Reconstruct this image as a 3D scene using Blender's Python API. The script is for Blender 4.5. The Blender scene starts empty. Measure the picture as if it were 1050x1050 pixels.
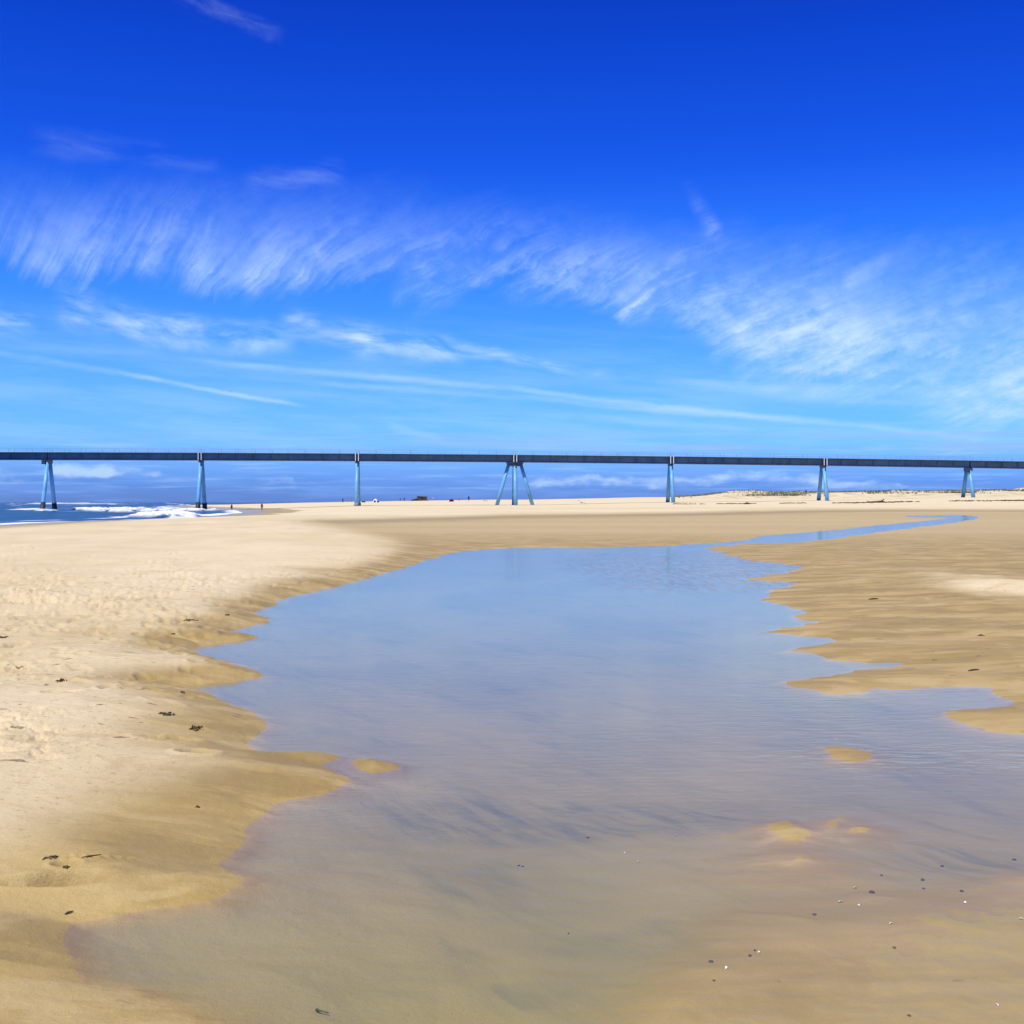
import bpy, bmesh, math, random
import numpy as np
from mathutils import Vector, Matrix

random.seed(7)
SC = bpy.context.scene
COL = SC.collection
F = 1268.0            # focal length in pixels of a 1050 px wide frame
EYE = 1.70            # eye height above the pool surface (z = 0)
HZ = 515.0            # horizon row
SEA = -0.45
SUN_EL, SUN_ROT = math.radians(62), math.radians(217)

# ------------------------------------------------------------------ helpers
def tag(o, label=None, cat=None, group=None, kind=None):
    if label: o['label'] = label
    if cat: o['category'] = cat
    if group: o['group'] = group
    if kind: o['kind'] = kind
    return o

def mesh_obj(name, verts, faces, mat, parent=None, smooth=False):
    me = bpy.data.meshes.new(name)
    me.from_pydata([tuple(v) for v in verts], [], faces)
    me.update()
    if smooth:
        me.polygons.foreach_set('use_smooth', [True] * len(me.polygons))
    if mat: me.materials.append(mat)
    o = bpy.data.objects.new(name, me)
    COL.objects.link(o)
    if parent: o.parent = parent
    return o

class MB:
    """collects boxes, tubes and lumps into one mesh"""
    def __init__(s): s.v = []; s.f = []; s.sm = []
    def add(s, v, f, sm=False):
        b = len(s.v); s.v += [tuple(p) for p in v]
        for q in f: s.f.append(tuple(i + b for i in q)); s.sm.append(sm)
    def box(s, a, b, M=None):
        x0, y0, z0 = a; x1, y1, z1 = b
        v = [Vector(p) for p in ((x0,y0,z0),(x1,y0,z0),(x1,y1,z0),(x0,y1,z0),(x0,y0,z1),(x1,y0,z1),(x1,y1,z1),(x0,y1,z1))]
        if M is not None: v = [M @ p for p in v]
        s.add(v, [(0,3,2,1),(4,5,6,7),(0,1,5,4),(1,2,6,5),(2,3,7,6),(3,0,4,7)])
    def tube(s, pts, rad, n=10, caps=True):
        pts = [Vector(p) for p in pts]; rings = []
        for i, p in enumerate(pts):
            d = (pts[min(i+1, len(pts)-1)] - pts[max(i-1, 0)]).normalized()
            u = d.cross(Vector((0, 1, 0.13))).normalized(); w = d.cross(u)
            r = rad[i] if isinstance(rad, (list, tuple)) else rad
            rings.append([p + (u*math.cos(2*math.pi*k/n) + w*math.sin(2*math.pi*k/n))*r for k in range(n)])
        v = [q for R in rings for q in R]; f = []
        for i in range(len(rings)-1):
            for k in range(n):
                f.append((i*n+k, i*n+(k+1)%n, (i+1)*n+(k+1)%n, (i+1)*n+k))
        b = len(s.v); s.add(v, f, True)
        if caps:
            s.f.append(tuple(b+k for k in range(n))[::-1]); s.sm.append(False)
            s.f.append(tuple(b+(len(rings)-1)*n+k for k in range(n))); s.sm.append(False)
    def lump(s, c, r, seed=0, jag=0.25, n=8, m=6, rot=0.0):
        rg = random.Random(seed); v = []; f = []
        cr, sr = math.cos(rot), math.sin(rot)
        for i in range(m+1):
            th = math.pi*i/m
            for k in range(n):
                ph = 2*math.pi*k/n; j = 1 + jag*(rg.random()-.5)*2
                x = r[0]*math.sin(th)*math.cos(ph)*j; y = r[1]*math.sin(th)*math.sin(ph)*j; z = r[2]*math.cos(th)*j
                v.append((c[0]+x*cr-y*sr, c[1]+x*sr+y*cr, c[2]+z))
        for i in range(m):
            for k in range(n):
                f.append((i*n+k, (i+1)*n+k, (i+1)*n+(k+1)%n, i*n+(k+1)%n))
        s.add(v, f, True)
    def build(s, name, mat, parent=None):
        o = mesh_obj(name, s.v, s.f, mat, parent)
        o.data.polygons.foreach_set('use_smooth', s.sm)
        return o

def empty(name, loc, rz=0.0):
    o = bpy.data.objects.new(name, None); COL.objects.link(o)
    o.location = loc; o.rotation_euler = (0, 0, rz); o.empty_display_size = 0.3
    return o

# ------------------------------------------------------------------ node expressions
class X:
    nt = None
    def __init__(s, sock): s.s = sock
    @staticmethod
    def m(op, *a, clamp=False):
        n = X.nt.nodes.new('ShaderNodeMath'); n.operation = op; n.use_clamp = clamp
        for i, v in enumerate(a): X.put(n.inputs[i], v)
        return X(n.outputs[0])
    @staticmethod
    def put(inp, v):
        if isinstance(v, X): X.nt.links.new(v.s, inp)
        elif hasattr(v, 'is_output'): X.nt.links.new(v, inp)
        else: inp.default_value = v
    def __add__(s, o): return X.m('ADD', s, o)
    __radd__ = __add__
    def __sub__(s, o): return X.m('SUBTRACT', s, o)
    def __rsub__(s, o): return X.m('SUBTRACT', o, s)
    def __mul__(s, o): return X.m('MULTIPLY', s, o)
    __rmul__ = __mul__
    def __truediv__(s, o): return X.m('DIVIDE', s, o)
    def __rtruediv__(s, o): return X.m('DIVIDE', o, s)
    def pow(s, o): return X.m('POWER', s, o)
    def clamp(s): return X.m('ADD', s, 0.0, clamp=True)
def xmax(a, b): return X.m('MAXIMUM', a, b)
def xmin(a, b): return X.m('MINIMUM', a, b)
def sstep(v, a, b, lo=0.0, hi=1.0):
    n = X.nt.nodes.new('ShaderNodeMapRange'); n.interpolation_type = 'SMOOTHSTEP'
    for i, q in enumerate((v, a, b, lo, hi)): X.put(n.inputs[i], q)
    return X(n.outputs[0])
def vec(x, y, z=0.0):
    n = X.nt.nodes.new('ShaderNodeCombineXYZ')
    for i, q in enumerate((x, y, z)): X.put(n.inputs[i], q)
    return X(n.outputs[0])
def noise(v, scale=1.0, detail=2.0, rough=0.5, dist=0.0):
    n = X.nt.nodes.new('ShaderNodeTexNoise')
    X.put(n.inputs['Vector'], v); n.inputs['Scale'].default_value = scale
    n.inputs['Detail'].default_value = detail; n.inputs['Roughness'].default_value = rough
    n.inputs['Distortion'].default_value = dist
    return X(n.outputs['Fac'])
def vmul(v, k):
    n = X.nt.nodes.new('ShaderNodeVectorMath'); n.operation = 'MULTIPLY'
    X.put(n.inputs[0], v); n.inputs[1].default_value = k
    return X(n.outputs[0])
def mix(f, a, b):
    n = X.nt.nodes.new('ShaderNodeMix'); n.data_type = 'RGBA'; n.clamp_factor = True
    X.put(n.inputs[0], f)
    for i, q in ((6, a), (7, b)):
        if isinstance(q, tuple): n.inputs[i].default_value = (*q, 1)
        else: X.put(n.inputs[i], q)
    return X(n.outputs[2])
def ramp(f, stops):
    n = X.nt.nodes.new('ShaderNodeValToRGB'); X.put(n.inputs[0], f)
    e = n.color_ramp.elements
    while len(e) < len(stops): e.new(0.5)
    for i, (p, c) in enumerate(stops):
        e[i].position = p; e[i].color = (*c, 1)
    return X(n.outputs[0])
def curve(f, pts):
    n = X.nt.nodes.new('ShaderNodeFloatCurve'); X.put(n.inputs[1], f)
    c = n.mapping.curves[0]
    while len(c.points) < len(pts): c.points.new(0.5, 0.5)
    for i, p in enumerate(pts): c.points[i].location = p; c.points[i].handle_type = 'AUTO_CLAMPED'
    n.mapping.update()
    return X(n.outputs[0])
def attr(name):
    n = X.nt.nodes.new('ShaderNodeAttribute'); n.attribute_name = name
    return X(n.outputs['Fac'])
def new_mat(name):
    m = bpy.data.materials.new(name); m.use_nodes = True
    X.nt = m.node_tree
    return m, m.node_tree.nodes['Principled BSDF']
def bump(h, strength=1.0, dist=1.0):
    n = X.nt.nodes.new('ShaderNodeBump'); n.inputs['Strength'].default_value = strength
    n.inputs['Distance'].default_value = dist; X.put(n.inputs['Height'], h)
    return X(n.outputs[0])
def objco():
    n = X.nt.nodes.new('ShaderNodeTexCoord'); return X(n.outputs['Object'])
def sep(v):
    n = X.nt.nodes.new('ShaderNodeSeparateXYZ'); X.put(n.inputs[0], v)
    return X(n.outputs[0]), X(n.outputs[1]), X(n.outputs[2])

def paint(name, col, rough=0.5, var=0.15, scale=0.6, metal=0.0, spec=0.4):
    m, p = new_mat(name)
    c = objco()
    n = noise(c, scale, 5, 0.6)
    dark = tuple(k*(1-var*1.6) for k in col); lite = tuple(min(1, k*(1+var)) for k in col)
    X.put(p.inputs['Base Color'], mix(sstep(n, .3, .7), dark, lite))
    p.inputs['Roughness'].default_value = rough; p.inputs['Metallic'].default_value = metal
    p.inputs['Specular IOR Level'].default_value = spec
    return m

# ------------------------------------------------------------------ sky
def build_world():
    w = bpy.data.worlds.new("World"); SC.world = w; w.use_nodes = True
    nt = w.node_tree; X.nt = nt
    bg = nt.nodes['Background']
    sk = nt.nodes.new('ShaderNodeTexSky'); sk.sky_type = 'NISHITA'; sk.sun_disc = False
    sk.sun_elevation = SUN_EL; sk.sun_rotation = SUN_ROT
    sk.altitude = 0; sk.air_density = 1.0; sk.dust_density = 0.3; sk.ozone_density = 3.0
    tc = nt.nodes.new('ShaderNodeTexCoord')
    dx, dy, dz = sep(X(tc.outputs['Generated']))
    az = X.m('ARCTAN2', dx, dy)
    el = X.m('ARCTAN2', dz, X.m('SQRT', dx*dx + dy*dy))
    U = az*F; V = el*F                       # angular coordinates
    def uv(x, y):
        k = (x-525)/F
        return F*math.atan(k), F*math.atan((HZ-y)/F/math.sqrt(1+k*k))
    # deep polarised blue: the air colour graded by elevation
    e01 = (V/640.0).clamp()
    def st(y, rgb): return (uv(525, y)[1]/640.0, rgb)
    NI = [(0,(.55,.63,.57)),(2.5,(.56,.64,.59)),(5,(.44,.57,.62)),(7.5,(.335,.49,.635)),(12.5,(.214,.346,.533)),(17.5,(.160,.267,.452)),(22.5,(.128,.218,.388)),(30,(.1,.172,.32))]
    def ni(deg):
        for (a, ca), (b, cb) in zip(NI, NI[1:]):
            if deg <= b:
                k = (deg-a)/(b-a); return [p+(q-p)*k for p, q in zip(ca, cb)]
        return NI[-1][1]
    def lin(c): c /= 255; return c/12.92 if c <= .04045 else ((c+.055)/1.055)**2.4
    stops = []
    for y, rgb in SKYC:
        u, v = uv(525, y); n3 = ni(max(0, math.degrees(v/F)))
        stops.append((v/640.0, tuple(lin(c)/n/2.0 for c, n in zip(rgb, n3))))
    stops.sort()
    tint = ramp(e01, stops)
    mul = nt.nodes.new('ShaderNodeMix'); mul.data_type = 'RGBA'; mul.blend_type = 'MULTIPLY'
    mul.inputs[0].default_value = 1.0; mul.clamp_result = False
    X.put(mul.inputs[6], X(sk.outputs[0])); X.put(mul.inputs[7], tint)
    sc2 = nt.nodes.new('ShaderNodeVectorMath'); sc2.operation = 'SCALE'
    X.put(sc2.inputs[0], X(mul.outputs[2])); sc2.inputs['Scale'].default_value = 0.1*2.0
    base = X(sc2.outputs[0])
    # ---- cirrus
    Ux = U + 525.0
    xn = ((Ux + 100.0)/1250.0).clamp()
    def cv(pts):   # a curve through photograph-like angular points -> elevation
        q = [((uv(x, y)[0]+525+100)/1250.0, uv(x, y)[1]/500.0) for x, y in pts]
        return curve(xn, q)*500.0
    wv = noise(vec(Ux*0.004, V*0.006, 3.1), 1.0, 3, .55)
    turb = noise(vec(Ux*.045, V*.055, 2.9), 1.0, 5, .68)
    t = V - 400.0*X.m('LOGARITHM', xmax(Ux + 120.0, 30.0), math.e) + Ux*.07 + (wv-.5)*sstep(Ux, 300, 900, 115, 36) + (turb-.5)*sstep(Ux, 400, 900, 16, 6)
    fib = noise(vec(t*0.050, Ux*0.0080 + V*0.002, 0.7), 1.0, 7, .68, .35)
    fib2 = noise(vec(t*0.16, Ux*0.016, 5.7), 1.0, 4, .62, .2)
    big = noise(vec(t*0.013, Ux*0.0050, 7.7), 1.0, 3, .5)          # clumps drawn out along the fibres
    blob = noise(vec(Ux*0.010, V*0.012, 9.3), 1.0, 5, .6)
    fibre = sstep(fib*.58 + fib2*.20 + turb*.22 + (big-.5)*.50, .38, .74)
    lo = cv([(-100,262),(0,268),(100,280),(210,290),(310,297),(430,308),(540,313),(650,328),(740,352),(790,388),(870,414),(960,432),(1060,446),(1150,452)])
    hi = cv([(-100,166),(0,170),(200,176),(350,180),(470,196),(620,222),(730,232),(850,240),(940,240),(1060,245),(1150,245)])
    hn = (V-lo)/xmax(hi-lo, 20.0) + (blob-.5)*0.45 + (fib-.5)*.45 + (big-.5)*.5
    band = sstep(hn, -0.10, 0.24)*sstep(hn, 1.12, sstep(Ux, 300, 900, .10, .35))
    dens = band*fibre*sstep(Ux, 200, 900, .24, .46)
    # soft veil of ice under the fibres
    veil = band*sstep(blob*.4+big*.3+turb*.3, .26, .70)*sstep(Ux, 300, 950, .17, .31)
    tot = dens + veil
    # single plumes: (x0, y0) head, (x1, y1) tail
    P = vec(U + (wv-.5)*26.0, V + (wv-.5)*18.0 + (noise(vec(Ux*.03, V*.03, 6.6), 1.0, 3, .6)-.5)*16.0, 0)
    def vm(op, a, b=None, sc=None):
        n = nt.nodes.new('ShaderNodeVectorMath'); n.operation = op; X.put(n.inputs[0], a)
        if b is not None: X.put(n.inputs[1], b)
        if sc is not None: X.put(n.inputs['Scale'], sc)
        return X(n.outputs['Value' if op in ('DOT_PRODUCT', 'LENGTH') else 'Vector'])
    def seg(x0, y0, x1, y1, w0, amp, w1=None, head=False, pt=None):
        a = uv(x0, y0); b = uv(x1, y1); d = (b[0]-a[0], b[1]-a[1]); L2 = d[0]**2+d[1]**2
        q = vm('SUBTRACT', pt or P, (a[0], a[1], 0))
        h = vm('DOT_PRODUCT', q, (d[0]/L2, d[1]/L2, 0)).clamp()
        dist = vm('LENGTH', vm('SUBTRACT', q, vm('SCALE', (d[0], d[1], 0), sc=h)))
        w = w0 if w1 is None else X.m('MULTIPLY_ADD', h, float(w1-w0), float(w0))
        f = sstep(dist/w, 1.0, 0.0)
        if head: return f*X.m('MULTIPLY_ADD', h, -amp*.9, amp)
        return f*X.m('MULTIPLY', sstep(h, 0, .22), sstep(h, 1, .78, 0, amp))
    pl = None
    for q in PLUMES:
        f = seg(*q, head=True); pl = f if pl is None else pl + f
    tot = tot + pl*(fibre*0.85+0.15)*.62
    # flat wisps with feathered tops
    fl = noise(vec((V + Ux*0.16 + (wv-.5)*60)*0.055, (Ux - V*0.6)*0.012, 2.2), 1.0, 5, .6)
    ws = None
    for q in WISPS:
        f = seg(*q); ws = f if ws is None else ws + f
    tot = tot + ws*sstep(fl, .34, .74)*.62
    lines = None
    PT = vec(U, V + (wv-.5)*9.0 + (turb-.5)*5.0, 0)
    pn = noise(vec(Ux*0.012, V*0.05, 8.8), 1.0, 3, .6)
    for q in TRAILS:
        f = seg(*q, pt=PT); lines = f if lines is None else lines + f
    tot = tot + lines*sstep(pn, .25, .6, .35, 1.0)*.30
    hz_ = sstep(V, 20, 70)*sstep(V, 230, 90)*(.05 + .13*sstep(noise(vec(Ux*.006, (V+Ux*.05)*.05, 31.0), 1.0, 5, .62), .38, .66))
    tot = tot + hz_
    col = mix(xmin(tot, .80), base, (.66, .84, 1.02))
    # ---- low banks near the horizon
    hb = noise(vec(Ux*0.010, V*0.11, 4.4), 1.0, 4, .55)
    hmask = sstep(V, 62, 40)*sstep(hb, .40, .66)
    col = mix(hmask*0.45, col, (.20, .385, .90))
    hb2 = noise(vec(Ux*0.006, V*0.16, 14.4), 1.0, 3, .5)
    col = mix(sstep(V, 78, 60)*sstep(V, 44, 52)*sstep(hb2, .42, .62)*sstep(Ux, 250, 700, .25, .6), col, (.30, .49, 1.0))
    cn = noise(vec(Ux*0.028, V*0.07, 1.4), 1.0, 5, .6)
    cum = None
    for q in CUMULI:
        f = seg(*q); cum = f if cum is None else cum + f
    col = mix(sstep(cum + (cn-.5)*2.8*sstep(cum, 0, .3), .10, 1.35)*0.62, col, (.58, .78, 1.02))
    st2 = noise(vec(Ux*0.013, V*0.24, 21.0), 1.0, 4, .6)
    col = mix(sstep(st2, .48, .72)*sstep(V, 6, 14)*sstep(V, 90, 50)*.30, col, (.42, .66, 1.02))
    X.put(bg.inputs[0], col); bg.inputs[1].default_value = 1.0

SKYC = [(-60,(9,52,172)),(0,(12,62,194)),(60,(15,72,208)),(120,(20,81,219)),(170,(26,91,231)),(230,(41,114,244)),(300,(62,143,253)),(360,(82,165,255)),(410,(98,178,255)),(455,(108,183,255)),(478,(104,166,252)),(495,(92,146,242)),(514,(96,140,230))]
PLUMES = [(206,288,186,205,22,.50,40),(256,289,296,236,16,.60,34),(302,294,356,238,12,.70,26),(408,303,448,256,16,.60,36),
          (434,308,510,240,14,.55,38),(528,300,645,246,18,.50,42),(645,322,746,260,16,.75,52),
          (740,352,880,286,22,.55,60),(768,376,915,308,22,.60,54),(795,388,995,326,20,.55,50),(872,288,940,249,14,.45,14),(150,270,160,215,22,.4,34),(86,270,90,212,20,.35,30),(730,238,706,192,13,.5,12)]
WISPS = [(-80,308,44,334,26,1.0,20),(40,308,165,336,28,1.0,26),(130,330,310,352,26,1.15,16),(280,324,392,354,22,.85,24),(345,352,485,360,22,1.1,22),(450,352,590,378,12,.6,9),(490,360,640,386,13,.4,10),
         (20,146,180,158,22,.13,16),(140,162,230,168,14,.1,10),(240,192,362,174,18,.22,22),(170,-8,300,36,15,.22,10)]
TRAILS = [(-80,350,150,386,6,.5,5),(110,379,322,418,4.5,1.2,3.2),(160,364,560,402,6,.75,5),(480,394,840,432,5,.9,5),(780,424,1040,452,5,.6,5),(290,390,560,411,5,.6,4.5),
          (480,402,900,438,4.5,.6,4.5),(660,388,900,406,8,.7,14),(500,420,800,442,8,.45,8),(392,435,462,455,8,.5,6),(-40,354,330,362,8,.3,10)]
CUMULI = [(40,481,120,484,15,1.25,9),(92,486,170,488,9,.8,7),(530,494,650,493,9,.70,8),(590,490,640,490,8,.5,6),(620,493,760,494,8,.65,9),(715,491,860,494,12,.75,11),(820,494,950,497,10,.62,5),(-30,487,50,488,14,.6,9),(255,492,310,497,10,.45,9)]

# ------------------------------------------------------------------ numpy noise
def _hash(ix, iy, seed):
    h = (ix.astype(np.int64)*374761393 + iy.astype(np.int64)*668265263 + seed*974711) & 0xffffffff
    h = ((h ^ (h >> 13))*1274126177) & 0xffffffff
    return (h ^ (h >> 16)) & 0xffffffff
def pn(x, y, seed=0):
    ix = np.floor(x); iy = np.floor(y); fx = x-ix; fy = y-iy
    u = fx*fx*fx*(fx*(fx*6-15)+10); v = fy*fy*fy*(fy*(fy*6-15)+10)
    def g(ox, oy):
        a = _hash(ix+ox, iy+oy, seed)*(2*np.pi/4294967296.0)
        return np.cos(a)*(fx-ox)+np.sin(a)*(fy-oy)
    a = g(0,0); b = g(1,0); c = g(0,1); d = g(1,1)
    return ((a+(b-a)*u) + ((c+(d-c)*u)-(a+(b-a)*u))*v)*1.5
def fbm(x, y, oct=4, seed=0, gain=.5):
    r = 0; a = 1.0
    for o in range(oct):
        r = r + a*pn(x*2**o + o*17.3, y*2**o - o*9.1, seed+o); a *= gain
    return r
def ss(v, a, b):
    k = np.clip((v-a)/(b-a), 0, 1); return k*k*(3-2*k)

# ------------------------------------------------------------------ shoreline (traced, laid out on the ground in metres)
POOL = [(470,566),(500,563.2),(537,561.7),(600,561.6),(640,560.8),(690,559.8),(712,559),(722,560.4),(727,562),(735,566.5),(750,570),(757,572.5),(780,576.5),(800,578.5),(825,582),(800,588),(778,592),(766,594),
 (786,595.5),(808,598),(800,604),(790,611),(780,616),(805,620),(825,627.5),(814,633),(826,636),(839,639),(820,642),(803,645),(790,648),(820,652),(850,655),(861,658),(840,661.5),(820,664.5),(803,668.5),
 (835,671),(856,677),(896,680.5),(932,680.5),(900,685),(880,687),(858,691.5),(833,694.5),(807,698),(805,701),(815,706),(835,708),(850,711.5),(885,711),(900,707),(935,707),(978,704),(1010,705),(1018,706),(1022,712),(1042,722),(1010,726),(985,728),(968,730),(975,736),(985,741),(1002,747),(1022,751),(1060,753),(1180,758),
 (1250,800),(1250,905),(1120,912),(1052,916),(1030,919),(1012,929),(970,931),(940,935),(926,941),(938,950),(912,957),(900,972),(872,984),(850,978),(822,967),(850,984),(868,996),(842,1006),(800,1006),(780,1014),(740,1012),(700,1026),(680,1046),(640,1090),(560,1160),(350,1180),(250,1100),(215,1058),(198,1046),(180,1036),(140,1022),(104,1011),(82,1003),(73,990),(67,966),(73,948),(102,942),(152,935),(216,925),(236,914),(248,902),(236,896),(221,886),(232,878),(246,868),(249,860),(248,850),(262,841),(275,832),(290,823),(312,818),(340,812),(356,804),(358,799),(346,792),(332,787),(325,784.5),(334,782.5),(347,777.5),(345,773.5),(320,771),(290,772),(264,770),(256,764),(258,756),(268,748),(273,740),(262,731),(240,722),(210,711),(183,704.5),(230,699.5),(277,693.5),(270,690.5),(255,686),(235,679),(212,672),(195,665),(230,658.5),(268,653.5),(250,651.5),(233,647.5),(252,643),(278,637.5),(270,633),(262,628.5),(268,624),(281,621),(288,616),(300,611.5),(320,607),(335,603),(350,600),(380,592),(405,584),(430,577),(450,571)]
CHANNEL = [(690,559.6),(720,557.8),(765,554.6),(778,550.5),(800,547.8),(840,545.2),(885,540.5),(935,535.2),(975,531.2),(935,530.6),(930,528.9),(985,528.2),(1003,530.0),(1000,532.6),(960,538.2),(920,543),(880,549),(830,555),(800,557.2),(768,557.6),(735,560.6),(722,562.5),(700,565)]
BARS = [[(362,782),(368,777.5),(382,776.5),(392,781),(408,784.5),(400,789),(384,792),(370,791)],
        [(848,767),(858,764.5),(874,766.5),(896,772),(895,778),(880,782),(862,781.5),(850,776)],
        [(783,849.5),(796,844),(806,841),(815,845),(826,850),(836,856),(822,861),(806,862),(798,855)],
        [(848,842),(856,838),(865,838),(860,844),(851,847)],[(871,850),(884,847.5),(894,850),(888,854),(876,854)],[(811,881),(820,879.5),(826,882),(819,885)]]
def gnd(x, y):
    D = EYE*F/(y-HZ); return ((x-525)/F*D, D)
def smooth(poly, n=2):
    """Catmull-Rom through the traced points"""
    P = [np.array(p, float) for p in poly]; m = len(P); out = []
    for i in range(m):
        a, b, c, d = P[i-1], P[i], P[(i+1) % m], P[(i+2) % m]
        for k in range(n):
            u = k/n
            out.append(tuple(b + .5*u*((c-a)*.8 + u*(2*a-5*b+4*c-d + .2*(c-a)*0 + u*(3*(b-c)+d-a)))) if k else tuple(b))
    return out
def polysdf(px, py, poly):
    """signed distance, positive inside; py ascends, so it goes by slices of ground"""
    P = np.array([gnd(*q) for q in poly]); Q = np.roll(P, -1, 0)
    lo = np.minimum(P[:,1], Q[:,1]); hi = np.maximum(P[:,1], Q[:,1])
    out = np.empty(px.shape)
    for i0 in range(0, len(px), 16000):
        x = px[i0:i0+16000]; y = py[i0:i0+16000]; y0, y1 = y.min(), y.max(); R = 1.5+.45*y1
        d2 = np.full(x.shape, 900.0); ins = np.zeros(x.shape, bool)
        for k in np.nonzero((hi > y0-R) & (lo < y1+R))[0]:
            ax, ay = P[k]; bx, by = Q[k]; ex, ey = bx-ax, by-ay; wx, wy = x-ax, y-ay
            h = np.clip((wx*ex+wy*ey)/(ex*ex+ey*ey+1e-12), 0, 1)
            d2 = np.minimum(d2, (wx-ex*h)**2+(wy-ey*h)**2)
            if lo[k] <= y1 and hi[k] >= y0:
                ins ^= ((ay > y) != (by > y)) & (x < ex*wy/(ey if ey else 1e-9)+ax)
        out[i0:i0+16000] = np.where(ins, 1, -1)*np.sqrt(d2)
    return out

LIP = np.array([(-60,92),(-17.7,100),(-8.9,119),(-.6,141),(21.5,165),(45.6,208),(71,236),(93,225),(122,205),(400,200)])
COAST = np.array([(-40,-47.5),(60,-47.5),(113,-47),(170,-44.5),(250,-54),(340,-78),(480,-128),(600,-170),(1000,-260),(5000,-1400)])
TPX = np.array([-300,0,200,366,527,687,760,843,992,1100,1500])
TD = np.array([-50,110,260,340,430,480,600,1000,2000,6000])
TZ = np.array([
 [.35]*11,
 [.42]*11,
 [.3,.3,.42,.62,.68,.80,.85,.95,.85,.85,.85],
 [-.6,-.6,.2,.78,.85,1.57,1.75,2.1,3.0,3.4,4.0],
 [-.6,-.4,.8,1.6,1.9,2.7,2.9,3.05,3.7,4.3,5.0],
 [-.6,0,1.2,2.05,2.7,3.7,4.9,5.2,5.6,6.2,7.0],
 [-.6,0,.5,1.4,2.2,4.0,6.2,6.4,7.0,8.2,9.0],
 [-1,-1,-.5,0,.6,2.0,6.5,7.5,8.5,10,10],
 [-2,-2,-2,-2,-1,0,4,6,8,10,10],
 [-3]*7+[0,2,4,4]], float)
def table(tp, D):
    tp = np.clip(tp, TPX[0], TPX[-1]); D = np.clip(D, TD[0], TD[-1])
    i = np.clip(np.searchsorted(TPX, tp)-1, 0, len(TPX)-2); j = np.clip(np.searchsorted(TD, D)-1, 0, len(TD)-2)
    a = (tp-TPX[i])/(TPX[i+1]-TPX[i]); b = (D-TD[j])/(TD[j+1]-TD[j])
    a = a*a*(3-2*a)
    return (TZ[j,i]*(1-a)+TZ[j,i+1]*a)*(1-b)+(TZ[j+1,i]*(1-a)+TZ[j+1,i+1]*a)*b
def coast_x(D): return np.interp(D, COAST[:,0], COAST[:,1])

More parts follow.
